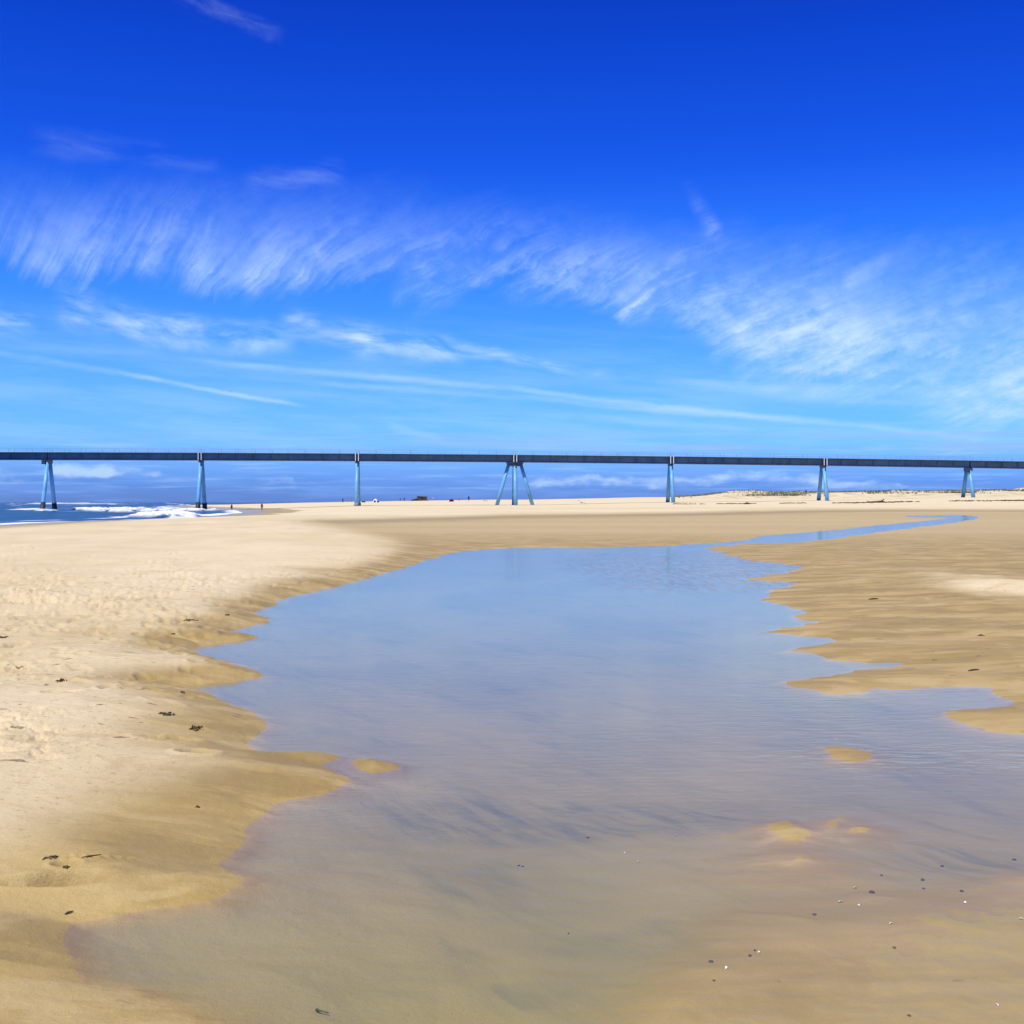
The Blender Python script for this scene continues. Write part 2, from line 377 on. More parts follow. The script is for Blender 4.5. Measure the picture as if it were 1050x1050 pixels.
# ------------------------------------------------------------------ terrain
def grid_axes():
    t = np.linspace(-.60, .60, 880)
    ex = np.geomspace(.62, 4.0, 34)
    t = np.concatenate([-ex[::-1], t, ex])
    v = np.linspace(.62, .018, 760)
    d = np.concatenate([np.linspace(-30, 2.4, 40), EYE/v, np.geomspace(EYE/.018*1.01, 7000, 240)])
    return t, d
def build_terrain():
    t, d = grid_axes(); nt_, nd = len(t), len(d)
    T, D = np.meshgrid(t, d)
    XX = T*np.sqrt(D*D+16.0*np.exp(-np.clip(D, 0, 50)/2.0)); YY = D
    XX = np.where(D < 2.4, T*np.sqrt(np.clip(D,0,None)**2+16.0), XX)
    Dp = np.maximum(D, 2.0); TP = XX/Dp*F+525; PYX = HZ+EYE*F/Dp
    near = (D < 175) & (np.abs(T) < .75) & (D > 1.5)
    s = np.full(XX.shape, -50.0)
    qx, qy = XX[near], YY[near]
    w = np.maximum(polysdf(qx, qy, smooth(POOL)), polysdf(qx, qy, smooth(CHANNEL)))
    wob = .045*np.clip(qy/9, .6, 4)
    w = w + wob*(fbm(qx*2.3, qy*1.5, 5, 11, .6) + .7*fbm(qx*.9-qy*.35, qy*.8, 2, 14)*ss(qx, -1.0, 1.0) + 1.6*fbm(qx*.75, qy*1.3, 4, 16, .6)*ss(qy, 13, 19)*ss(qx, 2, 4))
    for b in BARS: w = np.minimum(w, -polysdf(qx, qy, smooth(b)) + .035*fbm(qx*3.5, qy*2.6, 4, 15, .6))
    s[near] = w
    L = np.maximum(-s, 0); W = np.maximum(s, 0)
    # which bank: the dry high left one or the low wet flats on the right and far side
    xb = np.where(PYX < 560, 430-(560-PYX)*4.5, 430)
    left = ss(-(TP-xb), -30, 70)
    left = np.where(D < 9, ss(-(TP-500), -60, 60), left)
    blot = fbm(XX*.35, YY*.22, 3, 3)
    zl = .13*(1-np.exp(-L/.55)) + .16*(1-np.exp(-L/3.0)) + .05*(1-np.exp(-L/15))
    zl = zl*(1+.25*blot)
    zr = .030*(1-np.exp(-L/.5)) + .045*(1-np.exp(-L/4.0)) + .05*(1-np.exp(-L/25))
    hump = np.exp(-((XX-10.0)/2.5)**2-((YY-22.5)/5.0)**2)*(.125+.09*fbm(XX*.5, YY*.35, 4, 37))
    zr = zr + hump*ss(L, 0, 2)
    # sandbars round the pool stay low
    spit = ss(TP, 520, 640)*ss(PYX, 880, 930)
    al = .52*XX-.85*YY; ac = .85*XX+.52*YY
    spz = .013*(1-np.exp(-L/.7)) + .014*(1-np.exp(-L/3)) - .0015 + ss(L, 0, .12)*(.0075*fbm(ac*1.5, al*.8, 4, 27) + .0035*fbm(XX*6, YY*6, 3, 28))
    land = np.where(s < 0, (zl*left+zr*(1-left))*(1-spit)+spz*spit, 0)
    shal = ss(TP, 500, 760)*ss(PYX, 820, 940)
    depth = (.05*(1-np.exp(-W/.25))+.14*(1-np.exp(-W/2.2)))*(1-shal) + .034*(1-np.exp(-W/.9))*shal
    bed = -depth + np.where(W > 0, 1, 0)*np.minimum(1, W*2)*(.022*fbm(XX*.9, YY*.6, 3, 21) + .010*fbm(XX*2.2+YY, YY*3.0, 2, 25))*(1-.6*shal)
    land = land + .0045*fbm(XX*6, YY*5, 3, 30)*np.exp(-L/.35)*(1-left)*ss(D, 22, 10)*ss(L, 0, .05)
    zn = np.where(s > 0, np.minimum(bed, -.003*np.minimum(1, W*20)) + shal*ss(W, .02, .3)*ss(.9-W, 0, .6)*np.maximum(0, .020*fbm(XX*1.6+YY*1.2, YY*2.2, 3, 29)), land)
    # ripples and streaks of the right flats
    flat = (1-left)*ss(L, .1, 1.5)*ss(D, 170, 90)
    rdg = pn(XX*.16+3+.3*pn(XX*.5, YY*.5, 6), YY*.50, 35)
    zn += flat*(.060*np.maximum(0, rdg)**1.0 + .020*fbm(XX*.9+YY*.5, YY*1.0, 4, 36))*ss(D, 9, 12)*ss(D, 75, 30)
    zn += flat*(.012*fbm(XX*.55, YY*1.5, 4, 31)+.006*pn(XX*1.2+.8*pn(XX*.3, YY*.3, 5), YY*5.0, 33))
    # trampled, lumpy left bank
    tr = left*ss(L, .3, 2.0)*ss(D, 46, 18)
    rough = ss(fbm(XX*.30, YY*.20, 3, 41), -.15, .5)
    zn += tr*((.35+.65*ss(D, 7, 13))*.018*fbm(XX*1.3, YY*1.3, 3, 43) + (.12+.88*rough*ss(D, 8, 13))*(.018*fbm(XX*3.6, YY*3.6, 4, 47, .55)) + .05*fbm(XX*.22, YY*.16, 2, 49))
    cr1 = fbm(XX*5.5, YY*4.2, 4, 51, .6); pat = ss(fbm(XX*.45, YY*.35, 4, 53), -.05, .45)*tr*ss(L, .5, 1.6)
    zn += pat*(-.035*ss(cr1, .25, .42) + .018*ss(-cr1, .3, .45))*ss(D, 5, 9)*ss(D, 34, 20)
    # little collapsed scarps along the left margin
    sc = ss(fbm(XX*.55, YY*.4, 3, 61), .05, .45)*left*ss(L, .25, .6)*ss(L, 3.2, 1.2)
    ridge = np.abs(pn(XX*1.6+.7*pn(XX, YY, 4), YY*1.3, 63))
    zn -= sc*.035*ss(ridge, .16, .03)*ss(D, 9.5, 13)
    # far beach, bank lip and dunes
    tab = table(TP, D)
    tab = tab + ss(D, 430, 520)*ss(TP, 680, 760)*(1.1*fbm(XX*.022, YY*.02, 4, 71)+.35*fbm(XX*.09, YY*.07, 3, 73))
    lipd = np.interp(XX, LIP[:,0], LIP[:,1]) + 3.5*fbm(XX*.06, YY*0, 3, 81)
    wdt = np.where(XX < -18, 30, 6.0)
    fa = ss(D, lipd-1.5, lipd+wdt)
    fa = np.where(XX < -16, ss(D, 70, 130), fa)
    z = zn*(1-fa) + tab*fa
    z += fa*ss(D, 90, 200)*.05*fbm(XX*.07, YY*.03, 4, 85)
    c = XX-coast_x(D) + 3.0*fbm(YY*.02, XX*0+.5, 3, 91)
    zc = np.where(c > 0, SEA+.034*c, SEA+.05*c)
    k = .12
    h = np.clip(.5+.5*(zc-z)/k, 0, 1); z = zc*(1-h)+z*h - k*h*(1-h)
    z = np.maximum(z, -9)
    # footprints
    rg = np.random.RandomState(5)
    di = np.arange(nd)
    def dent(x, y, rx, ry, ang, dep, rim):
        r = 3*max(rx, ry)
        j0, j1 = np.searchsorted(d, y-r), np.searchsorted(d, y+r)
        if j1-j0 < 1: return
        tx0, tx1 = (x-r)/max(y, 3), (x+r)/max(y, 3)
        i0, i1 = np.searchsorted(t, tx0)-1, np.searchsorted(t, tx1)+1
        i0 = max(i0, 0)
        gx = XX[j0:j1, i0:i1]-x; gy = YY[j0:j1, i0:i1]-y
        ca, sa = math.cos(ang), math.sin(ang)
        a = (gx*ca+gy*sa)/rx; b = (-gx*sa+gy*ca)/ry; r2 = a*a+b*b
        m = np.clip(L[j0:j1, i0:i1]/.4, 0, 1)*np.clip(left[j0:j1, i0:i1]+(1-np.clip(left[j0:j1, i0:i1],0,1))*.0, 0, 1)
        z[j0:j1, i0:i1] += m*(-dep*np.exp(-r2**2*.6) + rim*np.exp(-((np.sqrt(r2)-1.45)/.35)**2))
    trails = [((-9,30),(-2.5,12)),((-14,24),(-3.2,13.5)),((-12,16),(-4.2,10.5)),((-10,36),(-6,20)),((-16,40),(-9,22)),((-8,14),(-2.4,9.2)),((-20,38),(-7,30)),((-6,20),(-2.6,9.8))]
    for (a, b) in trails:
        a = np.array(a, float); b = np.array(b, float); n = int(np.linalg.norm(b-a)/.62); ang = math.atan2(*(b-a)[::-1])
        nrm = np.array([-(b-a)[1], (b-a)[0]])/np.linalg.norm(b-a)
        for q in range(n):
            p = a+(b-a)*q/n + nrm*(.12 if q % 2 else -.12) + nrm*.5*math.sin(q*.23) + rg.normal(0, .08, 2)
            dent(p[0], p[1], .15, .065, ang+rg.normal(0, .2), .030*rg.uniform(.6, 1.2), .012)
    for q in range(420):
        y = rg.uniform(10, 25); x = -rg.uniform(.10, .46)*y
        if rg.rand() < .5: x = -rg.uniform(.2, .46)*y; y = rg.uniform(11, 24)
        dent(x, y, rg.uniform(.04, .13), rg.uniform(.03, .07), rg.uniform(0, 3.1), rg.uniform(.012, .042), rg.uniform(.003, .010))
    for (px, py, rx, ry, dep) in HOLES:
        k = 1-(.16 if py < 800 else .06); gx, gy = gnd(px, py); dent(gx*k, gy*k, rx, ry, .3, dep, dep*.2)
    # wetness
    wn = fbm(XX*.5, YY*.3, 4, 101)
    wetL = 1-ss(z+.03*wn, .075, .19)
    zz = np.where(L < 60, z, .3)
    wetR = 1-ss(zr+.05*wn+hump*.6, .13, .26)
    thin = spit
    wet = (wetL*left + np.clip(wetR, 0, 1)*(1-left))*(1-fa)
    lw = ss(D, lipd+4, lipd-2)*(1-ss(-XX, 10, 22))
    swash = 1-ss(c + 4*wn, 3, 13); swash *= ss(D, 60, 90)
    wet = np.clip(np.maximum(wet, np.maximum(swash, 0)), 0, 1)
    damp = fa*ss(fbm(XX*.012, YY*.05, 4, 111), -.1, .4)*(ss(D, 330, 200))
    wet = np.clip(np.maximum(wet, damp*.30), 0, 1)
    verts = np.stack([XX, YY, z], -1).reshape(-1, 3)
    me = bpy.data.meshes.new('beach_sand')
    idx = np.arange(nd*nt_).reshape(nd, nt_)
    quads = np.stack([idx[:-1,:-1], idx[:-1,1:], idx[1:,1:], idx[1:,:-1]], -1).reshape(-1, 4)
    fill(me, verts, quads)
    foot = (1-fa)*ss(D, lipd-34-10*wn, lipd-8)*(1-left)
    for nm, arr in (('foot', foot), ('thin', thin), ('wet', wet), ('swash', np.clip(swash, 0, 1)), ('sub', np.clip(W, 0, 1)), ('left', left*(1-fa)), ('dune', ss(D, 395, 445)*ss(TP, 670, 760))):
        a = me.attributes.new(nm, 'FLOAT', 'POINT'); a.data.foreach_set('value', arr.reshape(-1).astype(np.float32))
    me.materials.append(sand_material())
    o = bpy.data.objects.new('beach_sand', me); COL.objects.link(o); tag(o, 'pale golden sandy beach with wet flats round the tidal pool', 'beach', kind='structure')
    # tidal pool surface
    m = (z < .03) & (D < 175) & (D > 0) & (np.abs(T) < .9) & (s > -3.0)
    qm = m[:-1,:-1] | m[:-1,1:] | m[1:,1:] | m[1:,:-1]
    pq = quads[qm.reshape(-1)]
    use, inv = np.unique(pq, return_inverse=True)
    pv = verts[use].copy(); pv[:,2] = 0
    me = bpy.data.meshes.new('pool_water'); fill(me, pv, inv.reshape(-1, 4))
    at = me.attributes.new('depth', 'FLOAT', 'POINT'); at.data.foreach_set('value', np.clip(-verts[use][:,2], 0, 1).astype(np.float32))
    me.materials.append(water_material())
    o = bpy.data.objects.new('pool_water', me); COL.objects.link(o); tag(o, 'shallow tidal pool reflecting blue sky, winding between sand banks', 'pool', kind='structure')
    def zat(x, y):
        j = min(max(int(np.searchsorted(d, y)), 1), nd-1)
        row = XX[j]; i = min(max(int(np.searchsorted(row, x)), 1), nt_-1)
        row0 = XX[j-1]; i0 = min(max(int(np.searchsorted(row0, x)), 1), nt_-1)
        za = z[j,i-1]+(z[j,i]-z[j,i-1])*np.clip((x-row[i-1])/(row[i]-row[i-1]), 0, 1)
        zb = z[j-1,i0-1]+(z[j-1,i0]-z[j-1,i0-1])*np.clip((x-row0[i0-1])/(row0[i0]-row0[i0-1]), 0, 1)
        return float(zb+(za-zb)*np.clip((y-d[j-1])/(d[j]-d[j-1]), 0, 1))
    return zat
def fill(me, verts, quads):
    nv, nq = len(verts), len(quads)
    me.vertices.add(nv); me.vertices.foreach_set('co', np.ascontiguousarray(verts, np.float32).reshape(-1))
    me.loops.add(nq*4); me.loops.foreach_set('vertex_index', np.ascontiguousarray(quads, np.int32).reshape(-1))
    me.polygons.add(nq); me.polygons.foreach_set('loop_start', np.arange(0, nq*4, 4, dtype=np.int32))
    me.polygons.foreach_set('loop_total', np.full(nq, 4, np.int32))
    me.polygons.foreach_set('use_smooth', np.ones(nq, bool))
    me.update(calc_edges=True); me.validate()
HOLES = [(192,637,.20,.07,.10),(178,650,.12,.06,.08),(172,733,.16,.06,.09),(190,731,.10,.05,.07),(202,747,.10,.09,.10),(235,632,.10,.06,.07),(232,627,.08,.05,.05),(165,645,.30,.05,.06),(63,699,.12,.07,.08),(3,653,.16,.06,.08),(20,673,.10,.06,.07),(48,689,.12,.05,.06),(55,897,.18,.05,.05),(75,893,.14,.04,.05),(68,885,.05,.03,.05),(98,878,.16,.012,.03),(72,937,.03,.07,.05),(187,689,.12,.05,.04),(205,690,.10,.05,.04)]

# ------------------------------------------------------------------ ground materials
def sand_material():
    m, p = new_mat('sand')
    c = objco(); x, y, z = sep(c)
    wet = attr('wet'); sw = attr('swash'); sub = attr('sub'); lf = attr('left'); dune = attr('dune')
    nb = noise(vmul(c, (.20, .10, .2)), 1, 4, .6)
    ns = noise(vmul(c, (.7, 2.4, 1)), 1, 5, .62)
    nf = noise(c, 9.0, 5, .65)
    ng = noise(c, 140.0, 2, .6)
    dry = mix(sstep(nb, .35, .65), (.595, .490, .270), (.670, .565, .340))
    dry = mix(sstep(nf, .35, .75, 0, .30), dry, (.50, .38, .175))
    grit = noise(vmul(c, (6.5, 6.5, 6.5)), 3.0, 4, .7)
    dry = mix(sstep(grit, .56, .68, 0, .55)*sstep(y, 40, 12), dry, (.30, .21, .09))
    dry = mix(sstep(grit, .44, .33, 0, .30)*sstep(y, 40, 12), dry, (.70, .59, .34))
    dry = mix(sstep(y, 70, 150, 0, .8), dry, (.690, .585, .350))
    fine = noise(vmul(c, (1.6, 7.0, 1)), 1, 5, .65)
    cl = noise(vec(x*.9+y*.25, y*1.6-x*.2, 0), 1.0, 6, .7, .6)
    dry = mix(sstep(cl, .53, .62, 0, .42)*sstep(y, 40, 20), dry, (.43, .325, .150))
    wetc = mix(sstep(ns, .34, .68), (.355, .250, .075), (.440, .318, .105))
    wetc = mix(sstep(noise(vmul(c, (.35, 1.9, .5)), 1, 4, .55), .50, .70, 0, .6), wetc, (.37, .28, .135))
    wetc = mix(sstep(fine, .50, .75, 0, .55), wetc, (.255, .170, .055))
    wetc = mix(sstep(fine, .46, .28, 0, .40), wetc, (.50, .37, .135))
    mid = noise(vmul(c, (.42, .85, 1)), 1, 5, .6)
    mid2 = noise(vmul(c, (.95, 1.7, 1)), 1, 5, .62, .4)
    wetc = mix(sstep(mid, .505, .60, 0, .55), wetc, (.300, .215, .070))
    wetc = mix(sstep(mid, .47, .38, 0, .50), wetc, (.490, .370, .150))
    wetc = mix(sstep(mid2, .53, .60, 0, .55), wetc, (.270, .190, .065))
    wetc = mix(sstep(mid2, .46, .40, 0, .45), wetc, (.520, .395, .165))
    far = sstep(y, 45, 75)
    band = noise(vmul(c, (.010, .07, 1)), 1, 4, .55)
    wetc = mix(far*(.55+sstep(band, .35, .65)*.35), wetc, (.505, .395, .170))
    wetc = mix(attr('foot')*.75, wetc, (.310, .235, .105))
    col = mix(wet, dry, wetc)
    col = mix(attr('thin')*(.95 - sstep(z, .006, .030, 0, .20)), col, mix(sstep(ns, .35, .65), (.310, .238, .090), (.372, .286, .110)))
    col = mix(sw*.7, col, (.36, .28, .17))
    # submerged bed: yellow sand with grey green silt in the ripple troughs
    si = noise(vmul(c, (.55, .30, 1)), 1, 3, .55)
    ac = x*.85 + y*.52; al = x*.52 - y*.85
    rip = noise(vec(ac*2.4, al*.55, 0), 1.3, 5, .62, .5)
    def patch(cx, cy, rx, ry):
        e, f = (x-cx)/rx, (y-cy)/ry
        return sstep(e*e+f*f+(si-.5)*2.6, 1.4, .15)
    pm = xmax(xmax(patch(.25, 6.95, 1.25, .55), patch(2.2, 5.9, .55, .4)*.9), xmax(patch(.06, 4.42, .22, .16)*.7, patch(.6, 4.9, .7, .25)*.35))
    rip2 = noise(vec(ac*9.0, al*1.7, 0), 1.0, 4, .6, .4)
    silt = sstep(si, .38, .64)*.36 + sstep(rip, .50, .74)*.42 + pm*(.22+sstep(rip2, .42, .62)*.46)
    bedc = mix(silt.clamp(), (.415, .326, .150), (.225, .212, .130))
    col = mix(sstep(z, -.004, -.045), col, bedc)
    # marram-specked dune face
    col = mix(dune*sstep(noise(vmul(c, (.22, .07, .6)), 1, 5, .7), .47, .60, 0, .55), col, (.30, .27, .13))
    col = mix(sstep(ng, .35, .8, 0, .22)*sstep(y, 30, 8), col, (.22, .15, .07))
    cr = sstep(noise(vmul(c, (5.5, 9.0, 3)), 1, 2, .5), .672, .715)*sstep(noise(vmul(c, (.35, .3, 1)), 1, 3, .6), .46, .62)*(1.0 - sstep(sub, 0, .05))*sstep(y, 45, 25)
    col = mix(cr*.75, col, (.10, .07, .035))
    X.put(p.inputs['Base Color'], col)
    X.put(p.inputs['Roughness'], (0.92 - wet*.30 - sw*.40))
    p.inputs['Specular IOR Level'].default_value = 0.22
    film = sstep(z, .030, .006)*sstep(z, -.003, -.001)*attr('thin')     # water film shining on the lowest sand
    X.put(p.inputs['Coat Weight'], film*.22); p.inputs['Coat Roughness'].default_value = .12; p.inputs['Coat IOR'].default_value = 1.33
    nearm = sstep(y, 60, 10)
    h = (nf-.5)*.010*(0.3 + lf*.7) + (ng-.5)*.0022 + (noise(c, 32, 3, .6)-.5)*.004*(.35+lf*.65)
    X.put(p.inputs['Normal'], bump(h*(nearm*.8+.2), .9, 1.0))
    return m

def water_material():
    m = bpy.data.materials.new('pool_water'); m.use_nodes = True; X.nt = m.node_tree
    nt = m.node_tree; nt.nodes.remove(nt.nodes['Principled BSDF']); out = nt.nodes['Material Output']
    c = objco(); x, y, z = sep(c)
    e1 = (x-6.0)/5.0; e2 = (y-33.0)/11.0
    wn = noise(vmul(c, (.25, .10, 1)), 1, 3, .5)
    wind = sstep(e1*e1+e2*e2 + (wn-.5)*2.2, 1.5, .1)
    wind = wind*sstep(noise(vmul(c, (5.5, 1.0, 1)), 1, 3, .6), .42, .60)
    b1 = (x-5.0)/3.2; b2 = (y-8.2)/.7
    wind2 = sstep(b1*b1+b2*b2+(wn-.5)*2.5, 1.3, .4)
    r1 = noise(vmul(c, (2.2, 5.0, 1)), 1.5, 3, .5)
    r2 = noise(vmul(c, (7.0, 13.0, 1)), 1.0, 2, .5)
    h = (r1-.5)*(.0022 + sstep(y, 22, 40)*.0035 + wind*.016 + wind2*.005) + (r2-.5)*(.0016+wind*.012+wind2*.003)
    nb = bump(h, 1.0, 1.0)
    fr = nt.nodes.new('ShaderNodeFresnel'); fr.inputs['IOR'].default_value = 1.333; X.put(fr.inputs['Normal'], nb)
    gl = nt.nodes.new('ShaderNodeBsdfGlossy'); gl.inputs['Roughness'].default_value = 0.10
    gl.inputs['Color'].default_value = (.93, .95, .97, 1); X.put(gl.inputs['Normal'], nb)
    tr = nt.nodes.new('ShaderNodeBsdfTransparent'); X.put(tr.inputs['Color'], mix(1.0 - X.m('EXPONENT', attr('depth')*-60.0), (1, 1, 1), (.838, .880, .838)))   # absorbed with depth
    mx = nt.nodes.new('ShaderNodeMixShader')
    X.put(mx.inputs[0], X(fr.outputs[0]).pow(1.05)); nt.links.new(tr.outputs[0], mx.inputs[1]); nt.links.new(gl.outputs[0], mx.inputs[2])
    nt.links.new(mx.outputs[0], out.inputs['Surface'])
    return m

# ------------------------------------------------------------------ sea
BREAK = [(-140,396),(-130,392),(-112,378),(-90,340),(-70,288),(-76,262),(-80,250),(-92,272),(-118,338),(-136,384)]
BREAK_NEAR = [(-55,177),(-62.5,218),(-60,228),(-48,192),(-43,166),(-48,166)]
def build_sea():
    t = np.concatenate([-np.geomspace(4, .72, 30), np.linspace(-.70, .02, 620)])
    v = np.linspace(2.15/48, 2.15/2600, 420)
    d = np.concatenate([[5, 20, 35], 2.15/v, np.geomspace(2900, 20000, 14)])
    T, D = np.meshgrid(t, d); XX = T*D; YY = D
    c = XX-coast_x(D) + 3.0*fbm(YY*.02, XX*0+.5, 3, 91)
    sw = np.sin(c*.16+2.0*fbm(XX*.006, YY*.006, 3, 7))
    amp = .16*ss(-c, 6, 60)+.25*ss(-c, 100, 400)
    z = SEA + amp*sw + amp*.5*fbm(XX*.05, YY*.05, 3, 13)
    def psdf(poly):
        P = np.array(poly, float); Q = np.roll(P, -1, 0); d2 = np.full(XX.shape, 1e12); ins = np.zeros(XX.shape, bool)
        for (ax, ay), (bx, by) in zip(P, Q):
            ex, ey = bx-ax, by-ay; wx, wy = XX-ax, YY-ay; h = np.clip((wx*ex+wy*ey)/(ex*ex+ey*ey), 0, 1)
            d2 = np.minimum(d2, (wx-ex*h)**2+(wy-ey*h)**2)
            ins ^= ((ay > YY) != (by > YY)) & (XX < (bx-ax)*(YY-ay)/((by-ay) or 1e-9)+ax)
        return np.where(ins, 1, -1)*np.sqrt(d2)
    n1 = fbm(XX*.10, YY*.035, 4, 17); n2 = fbm(XX*.35, YY*.12, 3, 19)
    bs = np.maximum(psdf(BREAK) + 3.2*n1 + 2.4*n2, psdf(BREAK_NEAR) + 1.0*n1 + .9*n2)
    brk = ss(bs, -1.0, 2.0)
    crest = ss(bs, -1, 3)*ss(bs, 14, 3)
    z += brk*(.22+.22*n2+.12*fbm(XX*.8, YY*.3, 3, 24)) + crest*(.30+.25*n1)
    shore = ss(c + 1.6*n2 + 1.4*n1, -3.6, -1.4)*ss(-c, -2, 0)
    shore2 = ss(np.abs(c+9+3*n1), 1.6, .4)*ss(n1, -.1, .3)*.8
    outer = 0
    for (d0, wd, sd, hh, th) in ((1250, 70, 23, 1.6, -.40), (860, 22, 29, .75, .28), (1900, 90, 39, 1.3, .0)):
        ln = ss(np.abs(YY-d0-40*fbm(XX*.004, XX*0, 2, sd)), wd, wd*.35)*ss(fbm(XX*.011, YY*0+sd, 4, sd), th, th+.22)*ss(-c, 30, 90)
        z += ln*hh; outer = np.maximum(outer, ln)
    sp = np.exp(-((XX+126)/5.0)**2-((YY-325)/16)**2); sp2 = np.exp(-((XX+119)/2.0)**2-((YY-316)/9)**2)
    z += sp*.7+sp2*.3
    foam = np.clip(np.maximum.reduce([brk*ss(n2+n1+.5*fbm(XX*.9, YY*.3, 3, 20), -.55, .1), shore, shore2, outer, ss(sp, .35, .7), ss(sp2, .4, .7)]), 0, 1)
    caps = ss(fbm(XX*.05, YY*.012, 3, 57), .55, .7)*ss(-c, 20, 60)*.5
    foam = np.maximum(foam, caps)
    verts = np.stack([XX, YY, z], -1).reshape(-1, 3)
    idx = np.arange(len(d)*len(t)).reshape(len(d), len(t))
    quads = np.stack([idx[:-1,:-1], idx[:-1,1:], idx[1:,1:], idx[1:,:-1]], -1).reshape(-1, 4)
    me = bpy.data.meshes.new('sea'); fill(me, verts, quads)
    a = me.attributes.new('foam', 'FLOAT', 'POINT'); a.data.foreach_set('value', foam.reshape(-1).astype(np.float32))
    m, p = new_mat('sea_water'); co = objco(); fo = attr('foam')
    n = noise(vmul(co, (.08, .02, 1)), 1, 4, .6)
    wc = mix(sstep(n, .35, .65), (.010, .046, .088), (.020, .082, .125))
    X.put(p.inputs['Base Color'], mix(fo, wc, (.82, .86, .88)))
    X.put(p.inputs['Roughness'], fo*.6+.28); p.inputs['Specular IOR Level'].default_value = .36
    h = noise(vmul(co, (.5, .25, 1)), 1, 4, .6)
    X.put(p.inputs['Normal'], bump(h, .8, .7))
    me.materials.append(m)
    o = bpy.data.objects.new('sea', me); COL.objects.link(o)
    tag(o, 'dark blue sea with white breakers rolling in at left', 'sea', kind='structure')

